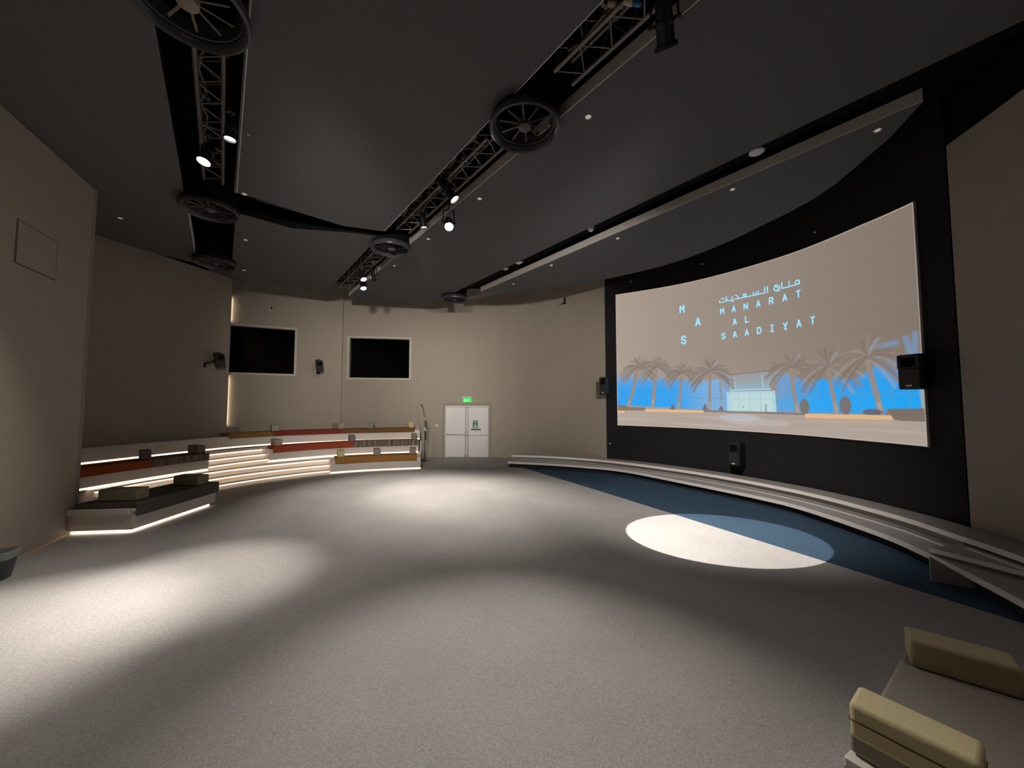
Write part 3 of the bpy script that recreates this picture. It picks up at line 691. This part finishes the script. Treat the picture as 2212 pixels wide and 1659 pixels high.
def letter(ch, u, z, h, w=None, st=None):
    w = w or h*.56; st = st or h*.17
    mb = MB()
    for P in GL[ch]: ribbon(mb, [(u+(x-.5)*(w-st*.6), z+(y-.5)*(h-st)) for x, y in P], st)
    return mb.build('letter', TXT, scrn)
letter('M', 2.442, 4.889, .235); letter('A', 2.881, 4.448, .25); letter('S', 2.465, 3.988, .25)
for i, ch in enumerate('MANARAT'): letter(ch, 3.547+.302*i, 4.603-.004*i, .175)
for i, ch in enumerate('AL'): letter(ch, 3.863+.304*i, 4.263, .178)
for i, ch in enumerate('SAADIYAT'): letter(ch, 3.56+.2975*i, 3.938-.002*i, .176)
def circ(u, z, rx, rz, n=14): return [(u+rx*math.cos(2*PI*i/n), z+rz*math.sin(2*PI*i/n)) for i in range(n+1)]
w = .026
AR = [[circ(5.346, 4.848, .045, .045), [(5.40, 4.80), (5.01, 4.808)], [(5.17, 4.803), (5.168, 4.872)], circ(5.163, 4.915, .006, .006, 6), [(5.01, 4.805), (5.003, 4.95)],
       [(4.952, 4.895), (4.957, 4.81), (4.94, 4.782), (4.905, 4.768)], circ(4.872, 4.845, .044, .05), circ(4.852, 4.925, .005, .006, 6), circ(4.898, 4.925, .005, .006, 6)],
      [[(4.682, 4.80), (4.675, 4.955)], [(4.612, 4.955), (4.62, 4.815), (3.884, 4.845)], [(4.468, 4.82), (4.462, 4.90)], [(4.410, 4.82), (4.405, 4.895)], [(4.352, 4.82), (4.345, 4.895)],
       [(4.196, 4.83), (4.09, 4.898), (4.105, 4.918), (4.16, 4.918), (4.178, 4.898), (4.08, 4.832)], [(3.97, 4.845), (3.962, 4.89), (3.93, 4.935), (3.90, 4.945)],
       [(3.822, 4.93), (3.832, 4.843), (3.673, 4.848)], circ(3.803, 4.803, .005, .006, 6), circ(3.848, 4.805, .005, .006, 6), [(3.681, 4.846), (3.670, 4.975)],
       [(3.483, 4.905), (3.490, 4.855), (3.515, 4.843), (3.62, 4.843), (3.645, 4.86), (3.652, 4.905)], circ(3.545, 4.936, .005, .006, 6), circ(3.592, 4.937, .005, .006, 6)]]
for word in AR:
    mb = MB()
    for P in word: ribbon(mb, P, w)
    mb.build('arabic_word', TXT, scrn)

# ------------------------------------------------------------------ loudspeakers
def speaker(c, face, label, tilt=0., roll=0., wall=None, size=(.30, .28, .56), badge=True):
    """c centre of cabinet, face = horizontal direction it looks to"""
    t = thing('loudspeaker', c, label, 'speaker')
    w, dp, h = size
    F = Vector((face[0], face[1], 0)).normalized(); Rt = Vector((F.y, -F.x, 0)); Up = Vector((0, 0, 1))
    B = Matrix((Rt, F, Up)).transposed()
    R = B @ Matrix.Rotation(roll, 3, 'Y') @ Matrix.Rotation(tilt, 3, 'X')
    def X(x, y, z): return tuple(R @ Vector((x, y, z))+Vector(c))
    def frust(mb, x0, x1, y0, y1, z0, z1, k=1.):
        v = [X(x0*k, y0, z0), X(x1*k, y0, z0), X(x1, y1, z0), X(x0, y1, z0), X(x0*k, y0, z1), X(x1*k, y0, z1), X(x1, y1, z1), X(x0, y1, z1)]
        mb.poly(v, [(3, 2, 1, 0), (4, 5, 6, 7), (0, 1, 5, 4), (1, 2, 6, 5), (2, 3, 7, 6), (3, 0, 4, 7)]); return mb
    mb = MB(); frust(mb, -w/2, w/2, -dp/2, dp/2-.02, -h/2, h/2, .62)
    cab = mb.build('cabinet', BPLAST, t, bevel=.02, seg=3)
    mb = MB(); y = dp/2-.02
    for a, b_, z0, z1 in ((-w*.46, -w*.30, h*.14, h*.46), (w*.30, w*.46, h*.14, h*.46), (-w*.46, w*.46, h*.40, h*.47), (-w*.46, w*.46, h*.10, h*.14)): frust(mb, a, b_, y, y+.03, z0, z1)
    mb.build('horn_surround', BPLAST, t, bevel=.004)
    mb = MB(); frust(mb, -w*.30, w*.30, y, y+.004, h*.14, h*.40); mb.build('horn', VOID, t)
    mb = MB(); frust(mb, -w*.44, w*.44, y, y+.028, -h*.47, h*.09); mb.build('grille', GRILL, t, bevel=.01)
    if badge:
        mb = MB(); frust(mb, -w*.12, w*.12, y+.028, y+.032, -h*.42, -h*.37); mb.build('badge', WPLAST, t)
    mb = MB(); k0 = Vector(X(0, -dp/2+.02, -h*.05)); k1 = Vector(wall) if wall else k0-F*.15
    mb.tube(k0, k1, .022); 
    mb.box(tuple(k1), (.12, .02, .16), math.atan2(F.y, F.x)-PI/2); mb.build('bracket', DARKM, t)
    return t
def wall_face(s):
    n = SC.nrm(s); return (SGN*n[0], SGN*n[1])
def spk_on_screen(s, z, label, turn=0.):
    f = wall_face(s); a = math.atan2(f[1], f[0])+turn; p = scr(s, .22); k = scr(s, .012)
    speaker((p[0], p[1], z), (math.cos(a), math.sin(a)), label, wall=(k[0], k[1], z-.02))
spk_on_screen(.10, 2.73, 'black loudspeaker on the black wall at the left edge of the screen', -.25)
spk_on_screen(7.58, 2.66, 'large near black loudspeaker overlapping the right edge of the screen', .25)
spk_on_screen(3.93, .90, 'black loudspeaker low on the black wall below the screen', -.15)
speaker((-8.93, 11.22, 3.48), (.75, -.55), 'dark wall speaker on the left wall before the lit gap', tilt=-.35, roll=.25, wall=(-9.26, 11.06, 3.32), size=(.26, .30, .42), badge=False)
speaker((-7.15, 13.65, 3.56), (.6, -.7), 'dark wall speaker between the two booth windows', tilt=-.35, roll=.2, wall=(-7.32, 13.94, 3.36), size=(.24, .28, .42), badge=False)

# small wall devices
ws = thing('motion_sensor', (-8.73, 13.25, 5.55), 'small white motion sensor on the wall above the left booth window', 'sensor')
MB().box((-8.72, 13.22, 5.6), (.09, .07, .17), .45).build('body', WPLAST, ws, bevel=.015)
MB().box((-8.68, 13.19, 5.6), (.05, .05, .1), .45).build('lens_window', BPLAST, ws)
bk = thing('wall_bracket', (1.93, 13.65, 5.95), 'small dark bracket high on the wall left of the black screen panel', 'bracket')
MB().box((1.97, 13.60, 5.98), (.05, .03, .26), -.7).build('plate', DARKM, bk)
MB().tube((1.95, 13.58, 5.9), (1.83, 13.45, 5.84), .02).build('arm', DARKM, bk)
for s, z, lb in ((.89, 6.05, 'tiny white fitting on the black wall above the left end of the screen'), (3.04, 6.05, 'tiny white fitting on the black wall above the lettering'), (5.75, 5.80, 'tiny white fitting on the black wall above the right part of the screen'), (.12, .86, 'tiny white dot fitting low on the black wall beside the taupe wall')):
    t = thing('wall_fitting', (*scr(s, .01), z), lb, 'fitting'); p = scr(s, 0); f = wall_face(s)
    MB().lathe([(0, .03), (.018, .028), (.026, 0)], 16, (p[0], p[1], z), (f[0], f[1], 0)).build('cover', WPLAST, t, smooth=True)
    MB().lathe([(.026, .006), (.034, .006), (.034, 0)], 16, (p[0], p[1], z), (f[0], f[1], 0)).build('collar', DARKM, t)

# ------------------------------------------------------------------ ceiling services
def diffuser(n, b, label, m_vane, z=5.80, r=.47):
    p = nb(n, b); t = thing('air_diffuser', (p[0], p[1], z), label, 'air vent', 'round air diffusers in the ceiling slots')
    prof = [(r-.075, .05), (r-.055, .0), (r-.03, -.018), (r-.008, -.006), (r, .03), (r-.006, .07), (r-.04, .11)]
    MB().lathe(prof, 56, (p[0], p[1], z)).build('rim', RING, t, smooth=True)
    MB().lathe([(r-.07, .05), (r-.085, .11), (r-.11, .2)], 56, (p[0], p[1], z)).lathe([(r-.085, .075), (r-.075, .07), (r-.075, .08)], 56, (p[0], p[1], z)).build('inner_cone', RING, t, smooth=True)
    MB().lathe([(r-.04, .10), (r-.04, TOP-z), (0, TOP-z)], 48, (p[0], p[1], z)).build('drum', VOID, t, smooth=True)
    MB().lathe([(0, -.0), (.05, .005), (.085, .03), (.09, .10), (.05, .14), (0, .14)], 28, (p[0], p[1], z-.01)).build('hub', m_vane, t, smooth=True)
    for k in range(10):
        a = 2*PI*k/10+.2; u = Vector((math.cos(a), math.sin(a), 0))
        M = Matrix.Rotation(a, 3, 'Z') @ Matrix.Rotation(.6, 3, 'X')
        MB().box(tuple(Vector((p[0], p[1], z+.07))+u*.20), (.27, .022, .012), M=M).build('vane', m_vane, t)
    return t
GV = mat('grey_vane', (.10, .095, .09), .45)
diffuser(-.36, 4.30, 'large black round air diffuser with beige spokes at the top left', SPOKE, z=5.74, r=.48)
diffuser(-.29, 8.93, 'black round air diffuser in the left slot just past the lit spotlight', GV)
diffuser(-.25, 12.30, 'black round air diffuser at the far end of the left slot', GV)
diffuser(3.06, 3.63, 'black round spoked air diffuser in the middle slot nearest the camera', GV)
diffuser(3.06, 8.55, 'black round air diffuser in the middle slot past the lit spotlights', GV, r=.46)
diffuser(6.35, 11.38, 'small black round air diffuser where the right slot meets the far wall', GV, r=.46)

def truss(n, b0, b1, z, label, w=.30):
    p = nb(n, (b0+b1)/2); t = thing('lighting_truss', (p[0], p[1], z), label, 'truss')
    for dn in (-w/2, w/2):
        for dz in (0, w):
            MB().tube((*nb(n+dn, b0), z+dz), (*nb(n+dn, b1), z+dz), .025, 12).build('chord', METAL, t)
    mb = MB(); k = max(2, round((b1-b0)/.42)); st = (b1-b0)/k
    for i in range(k):
        a, c = b0+i*st, b0+(i+1)*st; m_ = (a+c)/2
        for dn in (-w/2, w/2): mb.path([(*nb(n+dn, a), z), (*nb(n+dn, m_), z+w), (*nb(n+dn, c), z)], .009, 6)
        for dz in (0, w): mb.path([(*nb(n-w/2, a), z+dz), (*nb(n+w/2, m_), z+dz), (*nb(n-w/2, c), z+dz)], .009, 6)
    mb.build('lacing', METAL, t)
    for b_ in np.arange(b0+.5, b1-.3, 1.6): 
        MB().tube((*nb(n, b_), z+w), (*nb(n, b_), TOP), .012).box((*nb(n, b_), z+w), (.36, .04, .03), math.atan2(NV[1], NV[0])).build('hanger', METAL, t)
    return t
truss(-.24, 4.95, 8.25, 6.08, 'lattice truss in the left ceiling slot behind the lit spotlight', .26)
truss(3.10, .2, 2.95, 6.05, 'lattice truss in the middle slot nearest the camera')
truss(3.10, 4.35, 7.95, 6.05, 'lattice truss in the middle slot between the two diffusers')
truss(3.10, 9.15, 13.2, 6.05, 'lattice truss at the far end of the middle slot')
# cable loom and duct sleeves lying on the trusses
def cable(n, b0, b1, z, label, m, r=.016):
    mb = MB(); pts = []
    k = int((b1-b0)/.18)
    for i in range(k+1):
        b_ = b0+(b1-b0)*i/k; pts.append((*nb(n+.035*math.sin(i*1.7), b_), z+.025*math.sin(i*1.1)))
    for a, c in zip(pts, pts[1:]): mb.tube(a, c, r, 8)
    return tag(mb.build('cable', m), label, 'cable')
GREYC = mat('grey_cable', (.16, .155, .15), .45)
cable(2.92, 4.6, 7.7, 6.24, 'grey cable loom along the truss between the middle-slot diffusers', GREYC, .022)
cable(3.02, .4, 2.8, 6.20, 'copper-brown cable along the nearest middle-slot truss', mat('copper_cable', (.24, .12, .05), .4))
cable(3.0, 9.4, 12.8, 6.22, 'grey cable loom along the far middle-slot truss', GREYC, .02)
cable(-.32, 5.2, 8.0, 6.24, 'thin grey cable along the left-slot truss', GREYC)
BLUEP = mat('blue_plug', (.02, .16, .33), .4)
CREAM = mat('cream_plug', (.55, .45, .32), .4)
def plug(n, b, z, label, m1, m2):
    p = nb(n, b); t = thing('power_plug', (p[0], p[1], z), label, 'plug')
    ax = Vector((.5, -.3, -.5)).normalized()
    MB().lathe([(0, 0), (.03, 0), (.034, .05), (.028, .10), (0, .10)], 18, (p[0], p[1], z), ax).build('body', m1, t, smooth=True)
    MB().lathe([(.0, .10), (.026, .10), (.026, .16), (.014, .19), (0, .19)], 18, (p[0], p[1], z), ax).build('cap', m2, t, smooth=True)
plug(2.90, 1.95, 5.98, 'blue and cream power plug on the nearest middle-slot truss', CREAM, BLUEP)
plug(2.92, 2.15, 6.15, 'second blue plug on the nearest middle-slot truss, higher up', CREAM, BLUEP)
plug(2.96, 5.05, 6.12, 'small blue plug on the truss beside the spoked diffuser', CREAM, BLUEP)
plug(-.30, 6.0, 6.1, 'small blue plug on the left-slot truss', CREAM, BLUEP)

SPOTS = []
def spotlight(pos, aim, label, on=1, L=.34, r=.085, truss_z=6.08, ntr=None):
    pos = Vector(pos); aim = Vector(aim); ax = (aim-pos).normalized()
    t = thing('spotlight', pos, label, 'spotlight')
    tail = pos-ax*L
    bd = MB().lathe([(0, 0), (r*.55, 0), (r*.75, .03), (r*.78, L*.42), (r, L*.46), (r, L*.55), (r*.86, L*.58), (r*.86, L*.93), (r*1.12, L*.95), (r*1.12, L+.015), (r*.95, L+.015), (r*.95, L-.03)], 26, tail, ax).build('body', DARKM, t, smooth=True)
    MB().lathe([(0, L-.012), (r*.93, L-.012)], 26, tail, ax).build('lens', LENS_ON if on == 1 else LENS_DIM if on == 2 else LENS_OFF, t)
    sd = ax.cross(Vector((0, 0, 1))).normalized(); mid = tail+ax*L*.5
    top = Vector((mid.x, mid.y, truss_z-.10))
    if top.z < mid.z+.12: top.z = mid.z+.12
    mb = MB(); a = r*1.25
    mb.path([mid+sd*a, mid+sd*a+(top-mid)*.85, top, mid-sd*a+(top-mid)*.85, mid-sd*a], .011, 8)
    mb.tube(mid+sd*r, mid+sd*(a+.03), .018); mb.tube(mid-sd*r, mid-sd*(a+.03), .018); mb.build('yoke', DARKM, t)
    MB().tube(top, top+Vector((0, 0, .14)), .02).box(tuple(top+Vector((0, 0, .10))), (.07, .07, .05)).build('clamp', METAL, t)
    if on:
        MB().box(tuple(pos-ax*.02+Vector((0, 0, r*1.3))), (.05, .012, .03)).build('gel_clip', ALU, t)
    return t, pos, ax
def beam(t, pos, ax, W, size, blend, col=(1, .86, .72), rad=.05, name='lamp'):
    l = bpy.data.lights.new(name, 'SPOT'); l.energy = W; l.spot_size = math.radians(size); l.spot_blend = blend; l.color = col; l.shadow_soft_size = rad
    o = bpy.data.objects.new(name, l); COL.objects.link(o); p = pos+ax*.04
    o.location = p-t.location; o.rotation_euler = ax.to_track_quat('-Z', 'Y').to_euler(); o.parent = t
    return o
WARM = (1, .93, .86)
# left slot
q = spotlight((-4.46, 5.18, 5.66), (-4.75, 3.55, 0), 'brightly lit spotlight in the left ceiling slot'); beam(*q, 2000, 35, 1, WARM); beam(*q, 420, 80, 1, WARM)
q = spotlight((-3.78, 4.78, 5.70), (-3.85, 4.65, 0), 'half-turned lit spotlight near the right edge of the left slot', 2, .26, .07); beam(*q, 1450, 32, 1, WARM)
# middle slot
q = spotlight((-1.22, 7.0, 5.58), (.0, 2.3, 0), 'brightly lit lowest spotlight hanging in the middle slot'); beam(*q, 1600, 42, 1, WARM); beam(*q, 140, 96, 1, WARM)
q = spotlight((-1.77, 7.26, 5.70), (-.9, 8.3, 0), 'half-turned lit spotlight left of the lowest middle-slot one', 2, .26, .07); beam(*q, 950, 66, 1, WARM)
q = spotlight((-1.0, 6.25, 5.70), (3.22, 6.16, 0), 'upright black barrel spotlight throwing the sharp circle on the floor', 2, .42, .085); beam(*q, 4900, 19.3, .03, (1, .94, .88), .01)
q = spotlight((-4.23, 10.38, 5.70), (-1.5, 9.3, 0), 'upper of the pair of lit spotlights at the far end of the middle slot'); beam(*q, 1600, 44, 1, WARM)
q = spotlight((-4.46, 10.95, 5.62), (-2.6, 8.9, 0), 'lower of the pair of lit spotlights at the far end of the middle slot'); beam(*q, 1500, 70, 1, WARM)
q = spotlight((-3.85, 10.12, 5.60), (-5.2, 15.0, 1.9), 'tilted black spotlight right of the far lit pair', 2, .3, .07); beam(*q, 150, 100, 1, WARM)
q = spotlight((1.50, 3.42, 5.62), (4.1, 8.3, .3), 'black spotlight body hanging at the top of the picture in the middle slot', 2, .36, .095); beam(*q, 1650, 62, 1, WARM, .12)
# added out-of-view spotlights in two slots, filling the far wall and near floor
p = nb(-.3, 2.3); q = spotlight((*p, 5.05), (-5.4, 15.0, 3.0), 'added unseen spotlight beyond the left-slot diffuser, turned to the far wall', 2); beam(*q, 1900, 52, 1, WARM, .25)
p = nb(3.1, -.3); q = spotlight((*p, 5.05), (.2, 15.0, 3.2), 'added unseen spotlight in the middle slot above the camera, turned to the far wall', 2); beam(*q, 2300, 46, 1, WARM, .25)
p = nb(3.3, -.8); q = spotlight((*p, 5.66), (1.2, 1.3, 0), 'added unseen spotlight in the middle slot, turned down to the near floor', 2); beam(*q, 88, 84, 1, WARM, .2)

def downlight(x, y, label, r=.045, z=ZC, cat='ceiling light', name='downlight', grp='small white downlights in the ceiling'):
    t = thing(name, (x, y, z), label, cat, grp)
    MB().lathe([(r*.72, -.004), (r, -.006), (r*1.02, 0)], 24, (x, y, z)).build('trim_ring', WPLAST, t)
    MB().lathe([(0, -.003), (r*.74, -.004)], 24, (x, y, z)).build('lens', mat('frosted_lens', (.85, .83, .8), .5, emit=(1, .88, .75), estr=.25), t)
    return t
DL = [(1.01, 4.71, 'round downlight right of the nearest spoked diffuser'), (-.60, 6.67, 'round downlight right of the lit middle-slot spotlights'), (-1.93, 8.35, 'round downlight below and left of the lowest lit spotlight'),
      (-3.24, 10.01, 'round downlight right of the far middle-slot diffuser'), (5.08, 4.95, 'round downlight near the right tip of the screen-side ceiling panel'), (3.91, 6.37, 'round downlight above the right part of the screen'),
      (2.43, 8.32, 'round downlight above the screen lettering'), (1.08, 9.98, 'round downlight above the left end of the screen'), (.05, 11.55, 'round downlight at the left tip of the screen-side ceiling panel'), (-6.18, 8.4, 'round downlight on the far left ceiling panel beside the slot'),
      (-7.62, 10.35, 'round downlight at the outer edge of the far left ceiling panel'), (-8.02, 7.39, 'round downlight on the leftmost ceiling panel by the wall corner'), (-4.85, 6.52, 'round downlight at the curved gap beside the left-slot diffuser'), ]
for x, y, lb in DL: downlight(x, y, lb)
sp = thing('sprinkler', (-3.67, 4.97, ZC), 'small dark sprinkler head on the ceiling right of the left slot', 'sprinkler')
MB().lathe([(0, 0), (.035, 0), (.03, -.015), (0, -.015)], 20, (-3.67, 4.97, ZC)).build('rosette', GREYC, sp); MB().tube((-3.67, 4.97, ZC-.01), (-3.67, 4.97, ZC-.05), .008).lathe([(0, 0), (.02, 0), (.02, .004), (0, .004)], 16, (-3.67, 4.97, ZC-.055)).build('head', ALU, sp)
# devices on the black tray in the right slot
ZT = 6.12
def device_round(n, b, r, h, label, name, cat):
    p = nb(n, b); t = thing(name, (p[0], p[1], ZT), label, cat)
    MB().lathe([(0, -h), (r*.6, -h*.95), (r*.95, -h*.55), (r, -.01), (r, 0), (0, 0)], 32, (p[0], p[1], ZT)).build('dome', WPLAST, t, smooth=True)
    MB().lathe([(r, 0), (r*1.06, 0), (r*1.06, -.012), (r*.98, -.014)], 32, (p[0], p[1], ZT)).build('collar', GREYC, t)
device_round(6.50, 2.05, .105, .04, 'oval-looking white ceiling speaker in the right slot', 'ceiling_speaker', 'speaker')
device_round(6.40, 5.30, .07, .10, 'small white cone detector in the right slot', 'smoke_detector', 'detector')
device_round(6.42, 8.50, .08, .05, 'round white detector beside the square one in the right slot', 'smoke_detector', 'detector')
p = nb(6.38, 7.86); ap = thing('access_point', (p[0], p[1], ZT), 'square white wireless box with a blue light in the right slot', 'router')
MB().box((p[0], p[1], ZT-.025), (.2, .2, .05), .66).build('case', WPLAST, ap, bevel=.02, seg=3)
MB().lathe([(0, -.004), (.014, -.003), (.018, 0)], 16, (p[0], p[1], ZT-.05)).build('status_light', mat('blue_status_light', (.1, .3, .8), .4, emit=(.1, .35, 1), estr=2.0), ap)
# black duct pipe in the cross gap between the two left panels
mb = MB(); pts = [(*q, 6.22) for q in smooth_curve([(-5.0, 7.02), (-4.75, 7.27), (-4.2, 7.62), (-3.6, 7.9), (-2.95, 8.12)], 8)]
mb.path(pts, .09, 16); tag(mb.build('duct_pipe', mat('navy_black_duct', (.008, .012, .02), .45)), 'dark curved duct pipe in the gap between ceiling panels', 'pipe')

# ------------------------------------------------------------------ foreground bench at lower right
FB = [(1.69, 1.985), (2.10, 2.21), (2.56, 2.53), (2.95, 2.80), (3.55, 2.05), (3.05, 1.70), (2.6, 1.45), (2.15, 1.30)]
t = thing('seating_tier', (2.4, 1.9, 0), 'white bench edge in the lower right corner beneath two beige blocks', 'seating')
MB().prism([(x, y) for x, y in FB], .06, .32).build('riser', WHITE, t)
MB().prism(FB, .32, .36).build('top_board', WHITE, t, bevel=.006)
c = thing('seat_cushion', (2.4, 1.9, .36), 'large grey-brown seat pad in the lower right corner', 'cushion')
FC = [(1.735, 2.005), (2.10, 2.215), (2.56, 2.535), (2.93, 2.79), (3.52, 2.06), (3.03, 1.72), (2.58, 1.47), (2.15, 1.33)]
MB().prism(FC, .365, .48).build('pad', F_SEAT, c, bevel=.02, seg=3)
block((1.90, 1.84, .482), math.atan2(-.33, .24), F_BEIGE, 'nearest pale beige block cushion in the lower right corner', (.42, .2, .17), None, True)
block((2.775, 2.385, .482), math.atan2(-.27, .33), fabric('dull_beige_fabric', (.42, .35, .22, 1)), 'darker beige block cushion farther back on the lower right bench', (.45, .2, .17))

# ------------------------------------------------------------------ bin by the left wall
bn = thing('waste_bin', (-6.34, 4.66, 0), 'small grey waste bin with a clear liner by the left wall', 'bin')
def rrect(hx, hy, z, cx=-6.34, cy=4.66, rz=.45, n=5, rad=.05):
    pts = []
    for sx, sy, a0 in ((1, 1, 0), (-1, 1, PI/2), (-1, -1, PI), (1, -1, 3*PI/2)):
        for k in range(n+1):
            a = a0+PI/2*k/n; pts.append(((hx-rad)*sx+rad*math.cos(a), (hy-rad)*sy+rad*math.sin(a)))
    return [(cx+x*math.cos(rz)-y*math.sin(rz), cy+x*math.sin(rz)+y*math.cos(rz), z) for x, y in pts]
def loft(mb, rings, cap0=True, cap1=False):
    n = len(rings[0]); v = [p for r_ in rings for p in r_]
    f = [(i*n+k, i*n+(k+1) % n, (i+1)*n+(k+1) % n, (i+1)*n+k) for i in range(len(rings)-1) for k in range(n)]
    if cap0: f.append(tuple(range(n-1, -1, -1)))
    if cap1: f.append(tuple((len(rings)-1)*n+k for k in range(n)))
    return mb.poly(v, f)
loft(MB(), [rrect(.11, .09, .004), rrect(.15, .12, .28), rrect(.14, .11, .28), rrect(.10, .08, .012)]).build('tub', mat('grey_bin_plastic', (.07, .08, .085), .4), bn, smooth=True)
loft(MB(), [rrect(.155, .125, .245), rrect(.158, .128, .275), rrect(.166, .135, .33), rrect(.15, .12, .335), rrect(.138, .108, .27), rrect(.12, .095, .2)], False).build('liner', mat('grey_liner', (.28, .31, .31), .35), bn, smooth=True)

# ------------------------------------------------------------------ world and colour
w = bpy.data.worlds.new('world'); bpy.context.scene.world = w; w.use_nodes = True
w.node_tree.nodes['Background'].inputs['Color'].default_value = (.02, .018, .016, 1); w.node_tree.nodes['Background'].inputs['Strength'].default_value = .1
vs_ = bpy.context.scene.view_settings
vs_.view_transform = 'Standard'; vs_.look = 'None'; vs_.gamma = 1; vs_.exposure = 0.0; vs_.use_curve_mapping = False
